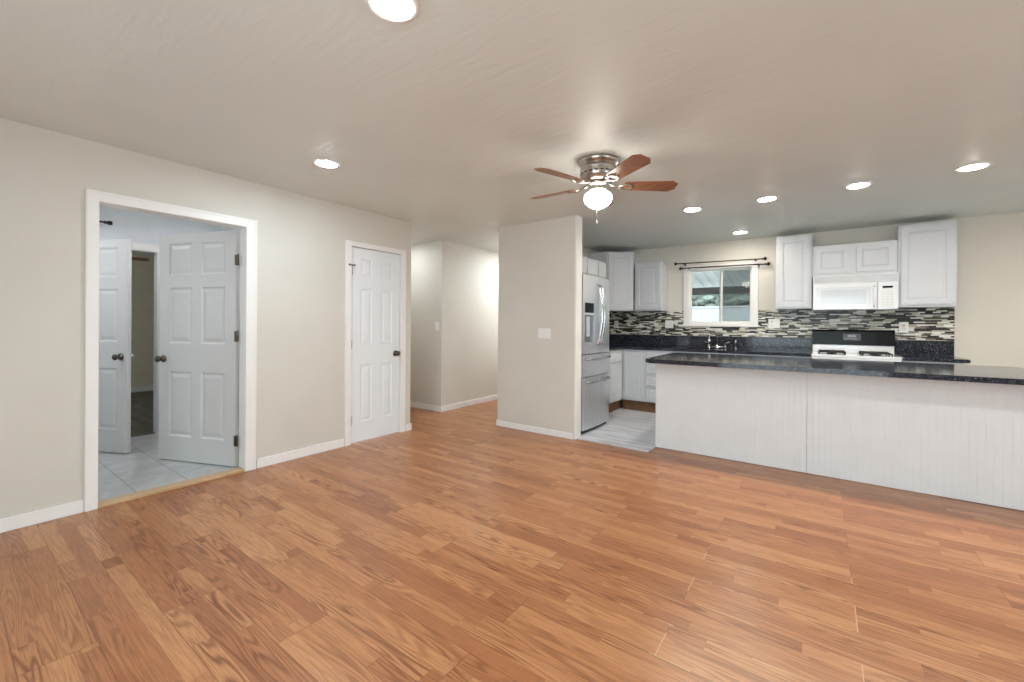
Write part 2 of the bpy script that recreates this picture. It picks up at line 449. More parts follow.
WINX0, WINX1, WINZ0, WINZ1 = -1.585, -0.755, 1.275, 2.075
struct('wall_left', wall_x(MB(), RY, 3.333, -4.01, LX, [(0.65, 1.575, 0, 2.06), (2.53, 3.195, 0, 2.055)]), 'wall', 'beige wall with the two white doors', 'wall')
struct('wall_back', wall_y(MB(), KX, RX + .1, YB, YB + .11, [(WINX0, WINX1, WINZ0, WINZ1)]), 'wall', 'beige kitchen wall with the window and wall cabinets', 'wall')
struct('wall_kitchen_left', MB().box(-3.221, 4.262, 0, KX, 9.1, H), 'wall', 'beige wall behind the refrigerator', 'wall')
struct('wall_divider', MB().box(-3.221, 4.134, 0, -2.165, 4.262, H), 'wall', 'short beige wall beside the refrigerator with a light switch', 'wall')
struct('wall_hall_left', MB().box(-4.46, 4.391, 0, -4.35, 9.1, H), 'wall', 'beige hallway side wall behind the white closet door', 'wall')
struct('wall_hall_near', MB().box(-5.7, 4.28, 0, -4.35, 4.39, H), 'wall', 'beige hallway wall with a single switch', 'wall')
struct('wall_hall_end', MB().box(-4.35, 9.0, 0, -3.221, 9.1, H), 'wall', 'end wall of the hallway', 'wall')
struct('wall_passage', MB().box(-5.7, 3.223, 0, -4.01, 3.333, H), 'wall', 'wall of the side passage beside the closet', 'wall')
struct('wall_passage_end', MB().box(-5.8, 3.334, 0, -5.7, 4.39, H), 'wall', 'end wall of the side passage', 'wall')
struct('wall_closet_side', MB().box(-5.85, 2.10, 0, -4.01, 2.20, H), 'wall_cool', 'pale grey right wall of the bathroom', 'wall')
struct('wall_closet_back', MB().box(-4.75, 2.20, 0, -4.68, 3.223, H), 'wall', 'back wall inside the closet', 'wall')
struct('wall_bathroom_back', wall_x(MB(), -0.6, 2.2, -6.06, -5.95, [(0.70, 1.50, 0, 2.03)]), 'wall_cool', 'pale grey bathroom wall with an inner doorway', 'wall')
struct('wall_bathroom_near', wall_y(MB(), -5.95, -4.01, -0.7, -0.6, [(-5.3, -4.7, 1.2, 1.9)]), 'wall_cool', 'pale grey left wall of the bathroom', 'wall')
struct('wall_bedroom_far', MB().box(-9.9, -0.6, 0, -9.75, 4.0, H), 'wall_tan', 'tan far wall of the bedroom', 'wall')
struct('wall_bedroom_near', wall_y(MB(), -9.75, -6.06, -0.7, -0.6, [(-8.8, -7.4, 0.9, 2.0)]), 'wall_tan', 'tan side wall of the bedroom', 'wall')
struct('wall_bedroom_side', MB().box(-9.75, 4.0, 0, -5.81, 4.1, H), 'wall_tan', 'tan right wall of the bedroom', 'wall')
struct('wall_bedroom_inner', MB().box(-6.06, 2.2, 0, -5.95, 4.0, H), 'wall_tan', 'tan inner wall of the bedroom', 'wall')
struct('wall_right', wall_x(MB(), RY, YB, RX, RX + .1, [(0.4, 2.6, 0.7, 2.0)]), 'wall', 'beige right wall of the living area', 'wall')
struct('wall_rear', wall_y(MB(), -4.01, RX + .1, RY - .1, RY, [(-1.8, 1.0, 0.02, 2.1)]), 'wall', 'beige rear wall of the living area with an added wide glazed opening', 'wall')
struct('wall_corner_bead', MB().box(-2.165, 4.130, 0, -2.150, 4.266, H), 'white', 'white painted end cap of the short wall beside the refrigerator', 'trim').name = 'trim_corner'

# baseboards
def bb(name, x0, y0, x1, y1, label, h=0.08):
    struct('baseboard_' + name, MB().box(x0, y0, 0.001, x1, y1, h, 0.003), 'white', label, 'baseboard')
T = 0.013
bb('left', LX, RY + .02, LX + T, 0.598, 'white baseboard left of the open doorway')
bb('left_middle', LX, 1.652, LX + T, 2.470, 'white baseboard between the two doors')
bb('left_end', LX, 3.262, LX + T, 3.346, 'short white baseboard right of the closet door')
bb('hall_near', -5.69, 4.28 - T, -4.337, 4.279, 'white baseboard on the hallway wall with the switch')
bb('hall_left', -4.349, 4.28, -4.337, 8.98, 'white baseboard along the hallway side wall')
bb('divider', -3.232, 4.134 - T, -2.172, 4.133, 'white baseboard of the short wall beside the refrigerator', 0.065)
bb('divider_side', -3.234, 4.134, -3.2215, 8.98, 'white baseboard on the hallway side of the short wall')
bb('back', 1.30, YB - T, RX - .01, YB - .001, 'white baseboard right of the kitchen cabinets')
struct('baseboard_bedroom', MB().box(-9.749, -.5, 0.012, -9.73, 3.9, 0.10), 'white', 'white baseboard across the far bedroom', 'baseboard')

# casings and jambs
def casing(name, y0, y1, ztop, w0, w1, wt, label):
    m = MB()
    m.box(LX, y0 - w0, 0.001, LX + .016, y0, ztop + wt, 0.003); m.box(LX, y1, 0.001, LX + .016, y1 + w1, ztop + wt, 0.003)
    m.box(LX, y0 - .001, ztop, LX + .016, y1 + .001, ztop + wt, 0.003)
    m.box(LX + .001, y0 - w0 + .006, 0.001, LX + .0195, y0 - w0 + .02, ztop + wt - .0205); m.box(LX + .001, y1 + w1 - .02, 0.001, LX + .0195, y1 + w1 - .006, ztop + wt - .0205)
    m.box(LX + .001, y0 - w0 + .006, ztop + wt - .02, LX + .020, y1 + w1 - .006, ztop + wt - .006)
    m.box(-4.012, y0 - .014, 0.001, LX + .004, y0, ztop); m.box(-4.012, y1, 0.001, LX + .004, y1 + .014, ztop)
    m.box(-4.012, y0, ztop - .001, LX + .004, y1, ztop + .012)
    return struct(name, m, 'white', label, 'door frame')
casing('trim_1', 0.665, 1.560, 2.047, 0.065, 0.085, 0.07, 'white casing around the open doorway')
casing('trim_2', 2.545, 3.180, 2.042, 0.065, 0.07, 0.05, 'white casing around the closed closet door')
m = MB()
m.box(-5.949, 0.635, .012, -5.932, 0.70, 2.095, .003); m.box(-5.949, 1.50, .012, -5.932, 1.565, 2.095, .003); m.box(-5.949, .699, 2.03, -5.932, 1.501, 2.095, .003)
m.box(-6.06, 0.70, .012, -5.94, .715, 2.03); m.box(-6.06, 1.485, .012, -5.94, 1.50, 2.03); m.box(-6.06, .715, 2.015, -5.94, 1.485, 2.03)
struct('trim_3', m, 'white', 'white casing around the inner bathroom doorway', 'door frame')

# ------------------------------------------------------------------ doors
def knob(parent, x, z, yface, sgn, mat='bronze'):
    k = MB(); ax = '-Y' if sgn < 0 else 'Y'
    k.lathe([(0.0, 0), (0.033, 0), (0.033, 0.006), (0.014, 0.010), (0.012, 0.032), (0.020, 0.038), (0.028, 0.048), (0.027, 0.060), (0.016, 0.066), (0, 0.067)], (x, yface, z), ax, 20)
    return k.obj('door_knob', mat, parent)
def hinge(parent, x, y, z, mat='bronze', h=0.09, leaf=0.03, side=1):
    k = MB(); k.lathe([(0, -h / 2), (0.0065, -h / 2), (0.0065, h / 2), (0, h / 2)], (x, y, z), 'Z', 10)
    k.lathe([(0, 0), (0.004, 0), (0.005, .006), (0, .01)], (x, y, z + h / 2), 'Z', 8)
    k.box(x - leaf * (side < 0), y - .002, z - h / 2, x + leaf * (side > 0), y + .002, z + h / 2)
    return k.obj('hinge', mat, parent)
def six_panels(w, rows, st, mid):
    a = st; b = w / 2 - mid / 2; c = w / 2 + mid / 2; d = w - st
    return [(xa, z0, xb, z1) for z0, z1 in rows for xa, xb in ((a, b), (c, d))]

# door_1: open, hinged at the right jamb, swinging into the bathroom. local x from hinge to free edge, visible face is local +y side
w1 = 0.85
d1 = thing('door_1', 'open white six panel door swung inward in the wide doorway', 'door', (-3.992, 1.550, 0.02), math.atan2(-0.345, -0.86), kind='structure')
rowsA = [(0.215, 0.79), (1.04, 1.535), (1.645, 1.925)]
def leaf_mesh(w, h, t, panels, x0=0.0):
    """both faces panelled, front face towards +y at y=0, back at y=-t"""
    m = MB(); m.mat = Matrix.Translation((x0 + w, 0, 0)) @ Matrix.Rotation(PI, 4, 'Z')
    m.slab(w, h, t, [(w - p[2], p[1], w - p[0], p[3]) for p in panels], both=True, d=0.009, cove=0.02, rise=0.03, fld=0.006)
    return m
leaf_mesh(w1, 2.01, 0.035, six_panels(w1, rowsA, 0.115, 0.105), 0.038).obj('door_leaf', 'door_shaded', d1)
knob(d1, 0.835, 0.90, 0.0, 1); knob(d1, 0.835, 0.90, -0.035, -1)
for z in (0.22, 1.11, 1.76): hinge(d1, 0.012, 0.004, z, 'bronze', 0.09, 0.034)

# door_2: inner bathroom door, hinged at the left jamb of the inner doorway, standing open
w2 = 0.775
d2 = thing('door_2', 'inner white panelled door standing ajar beyond the open door, partly hidden by the left door casing', 'door', (-5.922, 0.745, 0.02), math.atan2(0.36, 0.73), kind='structure')
# visible face looks towards the camera: local -y side
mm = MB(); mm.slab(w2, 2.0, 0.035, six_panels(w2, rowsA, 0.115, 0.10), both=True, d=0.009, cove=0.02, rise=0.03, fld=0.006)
mm.obj('door_leaf', 'door_shaded', d2)
knob(d2, w2 - 0.07, 0.90, 0.0, -1); knob(d2, w2 - 0.07, 0.90, 0.035, 1, 'chrome')
for z in (0.2, 1.0, 1.78): hinge(d2, -0.006, 0.004, z, 'bronze')

# door_3: closed closet door
w3 = 0.627
d3 = thing('door_3', 'closed narrow white six panel closet door with dark knob', 'door', (LX - .012, 2.549, 0.012), R(90), kind='structure')
rowsB = [(0.20, 0.80), (1.01, 1.60), (1.725, 1.915)]
m = MB(); m.slab(w3, 2.024, 0.035, [(xa, z0, xb, z1) for z0, z1 in rowsB for xa, xb in ((0.12, 0.262), (0.378, 0.525))], both=True, d=0.008, cove=0.018, rise=0.025, fld=0.006)
# local +y is world -X after the quarter turn, so the front (y=0) faces the room
m.obj('door_leaf', 'door', d3)
knob(d3, 0.572, 0.90, 0.0, -1)
for z in (0.235, 1.02, 1.78): hinge(d3, 0.0, -0.022, z, 'nickel', 0.085, 0.004)
s_ = MB(); s_.tube([(-0.035, -0.036, 1.835), (0.03, -0.034, 1.835)], 0.0055, 8); s_.lathe([(0, 0), (0.009, 0), (0.009, .012), (0, .013)], (0.028, -0.022, 1.835), '-Y', 10); s_.lathe([(0, 0), (0.009, 0), (0.009, .012), (0, .013)], (-0.033, -0.036, 1.835), 'Y', 10)
s_.tube([(0.0, -0.022, 1.82), (0.0, -0.035, 1.835)], 0.005, 8)
s_.obj('hinge_pin_stop', 'bronze', d3)

# ------------------------------------------------------------------ switches and outlets
def plate(name, label, cat, loc, rz, w, h, gangs, group=None):
    """local: plate centre at origin, lying in the xz plane, facing -y"""
    t = thing(name, label, cat, loc, rz, group)
    MB().box(-w / 2, -0.006, -h / 2, w / 2, 0, h / 2, 0.002).obj('cover_plate', 'plastic', t)
    n = len(gangs)
    for i, g in enumerate(gangs):
        cx = (i - (n - 1) / 2) * (w - 0.03) / max(1, n) if n > 1 else 0
        if g == 'rocker':
            k = MB(); k.box(cx - .015, -0.0105, -.032, cx + .015, -0.0062, .032, .0015); k.obj('rocker', 'plastic', t)
        elif g == 'toggle':
            MB().box(cx - .005, -0.016, -.006, cx + .005, -0.0062, .012, .002).obj('toggle', 'plastic', t)
        else:
            for z in (-.021, .021):
                s = MB(); s.lathe([(0, 0), (0.016, 0), (0.016, .003), (0, .003)], (cx, -0.006, z), '-Y', 16); o = s.obj('socket', 'plastic', t)
                e = MB(); e.box(cx - .008, -0.0098, z - .004, cx - .0055, -0.0091, z + .006).box(cx + .0055, -0.0098, z - .004, cx + .008, -0.0091, z + .006).box(cx - .002, -.0098, z - .012, cx + .002, -.0091, z - .008)
                e.obj('slots', 'blackmat', o)
    return t
plate('light_switch', 'wide white triple rocker switch on the short wall beside the refrigerator', 'light switch', (-2.548, 4.1335, 1.148), 0, 0.17, 0.115, ['rocker'] * 3)
plate('light_switch', 'single white switch on the hallway wall near its corner', 'light switch', (-4.435, 4.2795, 1.215), 0, 0.075, 0.12, ['rocker'])
plate('wall_outlet', 'white outlet on the mosaic beside the refrigerator under the corner cabinet', 'outlet', (-2.694, YB - .0115, 1.262), 0, 0.075, 0.118, ['socket'])
plate('light_switch', 'white double switch plate on the mosaic left of the window', 'light switch', (-1.854, YB - .0115, 1.268), 0, 0.12, 0.118, ['toggle', 'toggle'])
plate('wall_outlet', 'wide white double outlet on the mosaic right of the window', 'outlet', (-0.503, YB - .0115, 1.285), 0, 0.13, 0.12, ['socket', 'toggle'])
plate('wall_outlet', 'white outlet on the mosaic right of the range', 'outlet', (0.768, YB - .0115, 1.246), 0, 0.08, 0.12, ['socket'])

# ------------------------------------------------------------------ kitchen window, rods, exterior
w = thing('window_1', 'white sliding kitchen window with two panes above the sink', 'window', (0, 0, 0), kind='structure')
m = MB()
yb = YB
m.box(-1.652, yb - .018, 1.243, -1.575, yb - .0005, 2.125, .003).box(-0.768, yb - .018, 1.243, -0.688, yb - .0005, 2.125, .003)
m.box(-1.575, yb - .018, 2.065, -0.768, yb - .0005, 2.125, .003).box(-1.575, yb - .018, 1.243, -0.768, yb - .0005, 1.285, .003)
m.box(-1.585, yb - .002, 1.275, -1.572, yb + .11, 2.075).box(-0.768, yb - .002, 1.275, -0.755, yb + .11, 2.075).box(-1.585, yb - .002, 2.062, -0.755, yb + .11, 2.075).box(-1.585, yb - .002, 1.275, -0.755, yb + .11, 1.288)
m.obj('casing', 'white', w)
MB().box(-1.67, yb - .03, 1.238, -0.67, yb - .001, 1.256, .004).obj('sill', 'white', w)
def sash(x0, x1, y, fw, name='sash'):
    f = MB(); z0, z1 = 1.288, 2.062
    f.box(x0, y, z0, x0 + fw, y + .025, z1).box(x1 - fw, y, z0, x1, y + .025, z1).box(x0 + fw, y, z0, x1 - fw, y + .025, z0 + fw).box(x0 + fw, y, z1 - fw, x1 - fw, y + .025, z1)
    o = f.obj(name, 'plastic', w)
    MB().box(x0 + fw, y + .010, z0 + fw, x1 - fw, y + .014, z1 - fw).obj('pane', 'glass_t', o)
    return o
sash(-1.571, -1.135, yb + .03, 0.024)
sash(-1.178, -0.769, yb + .06, 0.026)
MB().box(-1.150, yb + .095, 1.29, -0.770, yb + .096, 2.06).obj('insect_screen', 'screen', w)
MB().box(-1.160, yb + .014, 1.66, -1.150, yb + .03, 1.71, .002).obj('latch', 'plastic', w)

def rod(label, x0, x1, y, z0, z1):
    t = thing('curtain_rod', label, 'curtain rod', (0, 0, 0), 0, 'curtain rods above the kitchen window')
    dz = z1 - z0
    MB().tube([(x0 + .05, y, z0), (x1 - .05, y, z1)], 0.0075, 10).obj('rod', 'darkrod', t)
    for x, z, a in ((x0 + .05, z0, '-X'), (x1 - .05, z1, 'X')):
        MB().lathe([(0, 0), (0.013, 0), (0.013, .006), (0.007, .010), (0.007, .018), (0.018, .024), (0.024, .038), (0.018, .052), (0, .058)], (x, y, z), a, 14).obj('finial', 'darkrod', t)
    for x, z in ((x0 + .13, z0), (x1 - .13, z1)):
        b = MB(); b.tube([(x, YB - .001, z - .012), (x, y, z - .012)], 0.005, 8); b.box(x - .009, YB - .005, z - .035, x + .009, YB - .0005, z + .015); b.box(x - .006, y - .010, z - .018, x + .006, y + .010, z - .006)
        b.obj('bracket', 'darkrod', t)
rod('upper dark curtain rod above the kitchen window', -1.76, -0.59, YB - .10, 2.160, 2.142)
rod('lower dark curtain rod crossing the top of the kitchen window', -1.70, -0.555, YB - .06, 2.093, 2.075)

# exterior seen through the window
tag(MB().box(-9, YB + .3, -0.12, 8, 14, -0.02).obj('patio_ground', 'concrete'), 'pale concrete ground outside the kitchen window', 'ground', kind='structure')
t = thing('patio_cover', 'pale ribbed patio cover outside the kitchen window', 'patio cover', (0, 0, 0))
m = MB()
for i in range(46):
    x = -6 + i * 0.2
    m.quad([(x, YB + .12, 2.62), (x + .1, YB + .12, 2.62), (x + .1, 10.2, 2.07), (x, 10.2, 2.07)])
    m.quad([(x + .1, YB + .12, 2.66), (x + .2, YB + .12, 2.66), (x + .2, 10.2, 2.11), (x + .1, 10.2, 2.11)])
    m.quad([(x + .1, YB + .12, 2.62), (x + .1, YB + .12, 2.66), (x + .1, 10.2, 2.11), (x + .1, 10.2, 2.07)])
    m.quad([(x + .2, YB + .12, 2.66), (x + .2, YB + .12, 2.62), (x + .2, 10.2, 2.07), (x + .2, 10.2, 2.11)])
sh = m.obj('roof_sheet', 'patio', t)
sol = sh.modifiers.new('thickness', 'SOLIDIFY'); sol.thickness = 0.006
MB().box(-6, 9.55, 1.90, 3.2, 9.65, 2.05).obj('beam', 'beam', t)
for x in (-5.9, 3.0): MB().box(x, 9.56, -0.02, x + .09, 9.64, 1.90).obj('post', 'beam', t)
tag(MB().box(-9, 12.0, -0.02, 6, 12.12, 1.72).box(-9, 11.97, 1.72, 6, 12.15, 1.76).obj('garden_wall', 'fence'), 'white garden wall outside the kitchen window', 'wall')
m = MB()
for i in range(2600):
    x = random.uniform(-8, 4); z = random.uniform(0.4, 3.3); y = 12.9 + random.uniform(-.3, .3); r = random.uniform(.08, .2)
    mat = Matrix.Translation((x, y, z)) @ Matrix.Rotation(random.uniform(0, 3), 4, 'X') @ Matrix.Diagonal((r, r * .8, r * .6, 1))
    bmesh.ops.create_icosphere(m.bm, subdivisions=1, radius=1.0, matrix=mat)
m.box(-8, 12.85, -.02, 4, 13.2, 3.1)
tag(m.obj('hedge', 'leaf'), 'grey green hedge behind the white garden wall', 'hedge', kind='stuff')

# unseen openings added behind and right of the camera for daylight: glazed frames
m = MB(); y0 = RY - .07
m.box(-1.8, y0, .02, -1.74, y0 + .04, 2.1).box(.94, y0, .02, 1.0, y0 + .04, 2.1).box(-1.74, y0, .02, .94, y0 + .04, .08).box(-1.74, y0, 2.04, .94, y0 + .04, 2.1).box(-.43, y0, .08, -.37, y0 + .04, 2.04)
wf = tag(m.obj('added_window_rear', 'white'), 'unseen wide white glazed patio door added in the rear wall for daylight', 'window', kind='structure')
MB().box(-1.74, y0 + .018, .08, .94, y0 + .022, 2.04).obj('pane', 'glass', wf)
m = MB(); x0 = RX + .03
m.box(x0, .4, .7, x0 + .04, .46, 2.0).box(x0, 2.54, .7, x0 + .04, 2.6, 2.0).box(x0, .46, .7, x0 + .04, 2.54, .76).box(x0, .46, 1.94, x0 + .04, 2.54, 2.0).box(x0, 1.47, .76, x0 + .04, 1.53, 1.94)
wf = tag(m.obj('added_window_right', 'white'), 'unseen white window added in the right wall of the living area for daylight', 'window', kind='structure')
MB().box(x0 + .018, .46, .76, x0 + .022, 2.54, 1.94).obj('pane', 'glass', wf)
m = MB(); m.box(-5.3, -.67, 1.2, -5.26, -.63, 1.9).box(-4.74, -.67, 1.2, -4.7, -.63, 1.9).box(-5.26, -.67, 1.2, -4.74, -.63, 1.24).box(-5.26, -.67, 1.86, -4.74, -.63, 1.9)
wf = tag(m.obj('window_4', 'white'), 'white bathroom window', 'window', kind='structure')
MB().box(-5.26, -.652, 1.24, -4.74, -.648, 1.86).obj('pane', 'glass', wf)

m = MB(); m.box(-8.8, -.67, .9, -8.75, -.63, 2.0).box(-7.45, -.67, .9, -7.4, -.63, 2.0).box(-8.75, -.67, .9, -7.45, -.63, .95).box(-8.75, -.67, 1.95, -7.45, -.63, 2.0)  # unseen window added to brighten the dark bedroom
wf = tag(m.obj('added_window_bedroom', 'white'), 'unseen white window added to light the bedroom', 'window', kind='structure')
MB().box(-8.75, -.652, .95, -7.45, -.648, 1.95).obj('pane', 'glass', wf)

# ------------------------------------------------------------------ ceiling lights
def can(label, x, y, lens='lens'):
    t = thing('recessed_light', label, 'ceiling light', (x, y, H), 0, 'recessed ceiling lights')
    MB().lathe([(0.073, -0.0005), (0.098, -0.0005), (0.098, -0.004), (0.094, -0.007), (0.073, -0.009), (0.071, -.004), (0.073, -.0005)], n=36).obj('trim_ring', 'plastic', t)
    MB().lathe([(0.0705, -0.002), (0.0705, -0.008), (0.06, -0.011), (0.035, -0.0135), (0.0, -0.0145)], n=36).obj('lens', lens, t)
    return t
lights = [('large lit recessed light at the top edge, nearest the camera', -1.298, 1.012),
          ('lit recessed light above the two white doors', -2.985, 1.74),
          ('leftmost recessed light of the row above the counter, nearest the fan', -1.07, 4.59),
          ('second recessed light of the row above the counter', -0.417, 4.60),
          ('third recessed light of the row above the counter', 0.244, 4.59),
          ('rightmost recessed light of the row above the counter', 0.90, 4.54),
          ('recessed light in front of the kitchen window, lowest in the picture', -0.835, 6.05),
          ('added unseen recessed light past the right end of the row above the counter', 1.556, 4.56),  # extra can, added to brighten the kitchen wall and ceiling
          ('added unseen recessed light above the right wall end of the kitchen', 2.3, 5.0),  # second extra can, added for more light at the kitchen's right end
          ('recessed light right of the fan outside the picture', 1.15, 2.75),
          ('recessed light behind the camera on the right', 1.1, 0.4),
          ('recessed light of the hallway hidden behind the short wall', -3.62, 5.75)]
protos = {}
for lb, x, y in lights:
    lens = ('lens_hall' if x < -3.2 else 'lens_sink' if y > 5.8 and x < 0 else 'lens_kitchen' if y > 4 else 'lens')
    if lens in protos: copy_tree(protos[lens], (x, y, H), 0, lb)
    else: protos[lens] = can(lb, x, y, lens)
can('recessed light of the side passage hidden behind the closet wall', -4.95, 3.8, 'lens_passage')
cb = can('recessed light inside the bathroom', -5.2, 0.3, 'lens_bath')
copy_tree(cb, (-4.9, 1.75, H), 0, 'recessed light inside the bathroom behind the open door')

# ------------------------------------------------------------------ ceiling fan
def fan(label, loc, a0, lit=True, group=None):
    t = thing('ceiling_fan', label, 'ceiling fan', loc, 0, group)
    MB().lathe([(0.0, -.0005), (0.142, -.0005), (0.145, -0.012), (0.136, -0.030), (0.118, -0.042), (0.118, -.05)], n=40).obj('canopy', 'nickel', t)
    MB().lathe([(0.0, -.051), (0.118, -.051), (0.127, -0.056), (0.129, -0.070), (0.125, -0.078), (0.128, -0.086), (0.128, -0.118), (0.118, -0.135), (0.098, -0.150), (0.088, -0.156), (0.0, -.158)], n=40).obj('motor_housing', 'nickel', t)
    v = MB()
    for k in range(20):
        a = 2 * PI * k / 20
        v.mat = Matrix.Rotation(a, 4, 'Z'); v.box(0.1275, -0.012, -0.106, 0.1295, 0.012, -0.098)
    v.mat = Matrix.Identity(4); v.obj('vent_slots', 'blackmat', t)
    MB().lathe([(0.0, -.159), (0.082, -.159), (0.084, -0.172), (0.070, -0.182), (0.056, -0.186), (0.056, -0.205), (0.066, -0.212), (0.062, -.218), (0, -.218)], n=32).obj('switch_housing', 'nickel', t)
    gl = MB().lathe([(0.050, -.219), (0.064, -0.226), (0.086, -0.238), (0.098, -0.252), (0.099, -0.282), (0.093, -0.300), (0.072, -0.322), (0.040, -0.340), (0.018, -0.349), (0.0, -.351)], n=32)
    gl.obj('glass_shade', 'globe' if lit else 'plastic', t)
    ch = MB(); ch.tube([(0.0, -0.02, -.346), (0.0, -0.02, -.435)], 0.0013, 6); ch.lathe([(0, -.462), (0.005, -.458), (0.006, -.447), (0.003, -.436), (0, -.435)], (0, -0.02, 0), n=10)
    ch.obj('pull_chain', 'pull', t)
    for k in range(5):
        a = a0 + k * 2 * PI / 5
        rot = Matrix.Rotation(a, 4, 'Z')
        b = MB(); b.mat = rot
        b.tube([(0.075, 0, -.165), (0.11, 0, -.176), (0.15, 0.0, -.186), (0.175, 0, -.186)], [0.011, .010, .009, .008], 8)
        for sy in (-1, 1):
            b.tube([(0.15, sy * .006, -.186), (0.175, sy * .026, -.187 - sy * .005), (0.205, sy * .034, -.187 - sy * .007), (0.235, sy * .022, -.187 - sy * .005), (.25, sy * .006, -.187)], 0.0065, 8)
        b.obj('blade_bracket', 'nickel', t)
        b = MB(); b.mat = rot @ Matrix.Translation((0, 0, -.182)) @ Matrix.Rotation(R(-13), 4, 'X')
        b.prism([(0.185, -.042), (0.20, -.052), (0.525, -.068), (0.568, -.036), (0.568, .036), (0.525, .068), (0.20, .052), (0.185, .042)], -0.001, 0.006, 0.0015)
        b.mat = Matrix.Identity(4)
        b.obj('blade', 'blade', t)
    return t
fan('ceiling fan with brown blades and a lit white glass shade', (-1.317, 2.86, H), R(180))
fan('brown ceiling fan glimpsed through the inner bathroom doorway', (-8.9, 1.55, H), R(90), lit=False)

# ------------------------------------------------------------------ cabinets
def fpanel(parent, name, x0, z0, x1, z1, y, t=0.018, style='door', mat='cab', m4=None, fr=0.055):
    """a door/drawer front in the parent's local frame, facing -y, back at y"""
    w_, h_ = x1 - x0, z1 - z0
    mb = MB(); mb.mat = Matrix.Translation((x0, y - t, z0))
    f = min(fr, w_ * 0.17, h_ * 0.17)
    mb.slab(w_, h_, t, [(f, f, w_ - f, h_ - f)], d=0.006, cove=0.010, rise=min(0.018, f * .5), fld=0.004)
    return mb.obj(name, mat, parent)
def wall_cab(label, loc, rz, w_, d_, z0, z1, doors, group='white wall cabinets', flat=False):
    t = thing('wall_cabinet', label, 'cabinet', loc, rz, group)
    MB().box(0, -d_ + .0005, z0, w_, -.002, z1, 0.002).obj('body', 'cab', t)
    for (xa, xb, za, zb) in doors:
        if flat: MB().box(xa, -d_ - .019, za, xb, -d_ - .001, zb, .003).obj('door', 'cab', t)
        else: fpanel(t, 'door', xa, za, xb, zb, -d_ - .001)
    return t
D = 0.30
wall_cab('tall white wall cabinet right of the window', (-0.466, YB, 0), 0, 0.372, D, 1.468, 2.37, [(.022, .350, 1.492, 2.345)])
wall_cab('low wide white cabinet above the microwave', (-0.090, YB, 0), 0, 0.770, D, 1.848, 2.215, [(.030, .350, 1.882, 2.190), (.415, .745, 1.882, 2.190)])
wall_cab('tall wide white wall cabinet at the right end above the outlet', (0.684, YB, 0), 0, 0.456, D, 1.468, 2.37, [(.022, .434, 1.492, 2.345)])
wall_cab('white wall cabinet left of the window', (-2.288, YB, 0), 0, 0.400, D, 1.468, 2.185, [(.022, .378, 1.492, 2.16)])
# corner cabinet
t = thing('wall_cabinet', 'tall white corner wall cabinet with an angled door beside the refrigerator', 'cabinet', (KX, YB, 0), 0, 'white wall cabinets')
MB().prism([(0.002, -.002), (0.002, -.61), (0.31, -.61), (0.61, -.31), (0.61, -.002)], 1.468, 2.355, .0).obj('body', 'cab', t)
dm = MB(); wdg = math.hypot(.30, .30)
dm.mat = Matrix.Translation((0.31, -.61, 1.492)) @ Matrix.Rotation(R(45), 4, 'Z') @ Matrix.Translation((0.022, -.019, 0))
dm.slab(wdg - .044, 0.84, .018, [(.055, .055, wdg - .099, .785)], d=0.006, cove=0.010, rise=0.018, fld=0.004)
dm.obj('door', 'cab', t)
# over the refrigerator, facing +X : local x -> world +Y, local -y -> world +X
wall_cab('low white three door cabinet above the refrigerator', (KX, 4.275, 0), R(90), 1.01, 0.60, 1.862, 2.075, [(.03, .42, 1.875, 2.055), (.44, .74, 1.875, 2.055), (.765, .99, 1.875, 2.055)], flat=True)

def base_cab(label, loc, rz, w_, d_, fronts, z1=0.9, kx=0.0):
    t = thing('base_cabinet', label, 'cabinet', loc, rz, 'white base cabinets')
    MB().box(0, -d_, 0.165, w_, -.003, z1 - .001).obj('body', 'cab', t)
    MB().box(0.0, -d_ + .05, 0.017, w_ + kx, -.003, 0.164).obj('toe_kick', 'kick', t)
    for kind, xa, xb, za, zb in fronts: fpanel(t, kind, xa, za, xb, zb, -d_ - .001, fr=0.05 if kind == 'door' else .022)
    return t
BD = 0.62
Yf = YB - BD
def dr4(w_): return [('drawer', .02, w_ - .02, a, b) for a, b in ((.745, .875), (.57, .73), (.39, .555), (.19, .375))]
# left run facing +X
base_cab('white base cabinet between refrigerator and corner with drawer over door', (KX, 5.03, 0), R(90), 0.94, 0.57, [('door', .02, .44, .19, .70), ('drawer', .02, .44, .73, .875), ('door', .47, .90, .19, .70), ('drawer', .47, .90, .73, .875)], kx=.055)
base_cab('white base cabinet with one tall door in the kitchen corner', (-2.349, YB, 0), 0, 0.335, BD, [('door', .03, .268, .20, .865)])
base_cab('white four drawer base cabinet beside the corner door', (-2.013, YB, 0), 0, 0.42, BD, dr4(.42))
base_cab('white sink base cabinet under the kitchen window', (-1.592, YB, 0), 0, 0.86, BD, [('door', .02, .42, .19, .70), ('door', .44, .84, .19, .70), ('drawer', .02, .84, .73, .875)])
base_cab('white base cabinet left of the range', (-0.731, YB, 0), 0, 0.636, BD, [('door', .02, .31, .19, .70), ('door', .33, .616, .19, .70), ('drawer', .02, .616, .73, .875)])
base_cab('white base cabinet right of the range', (0.692, YB, 0), 0, 0.448, BD, [('door', .02, .43, .19, .70), ('drawer', .02, .43, .73, .875)])

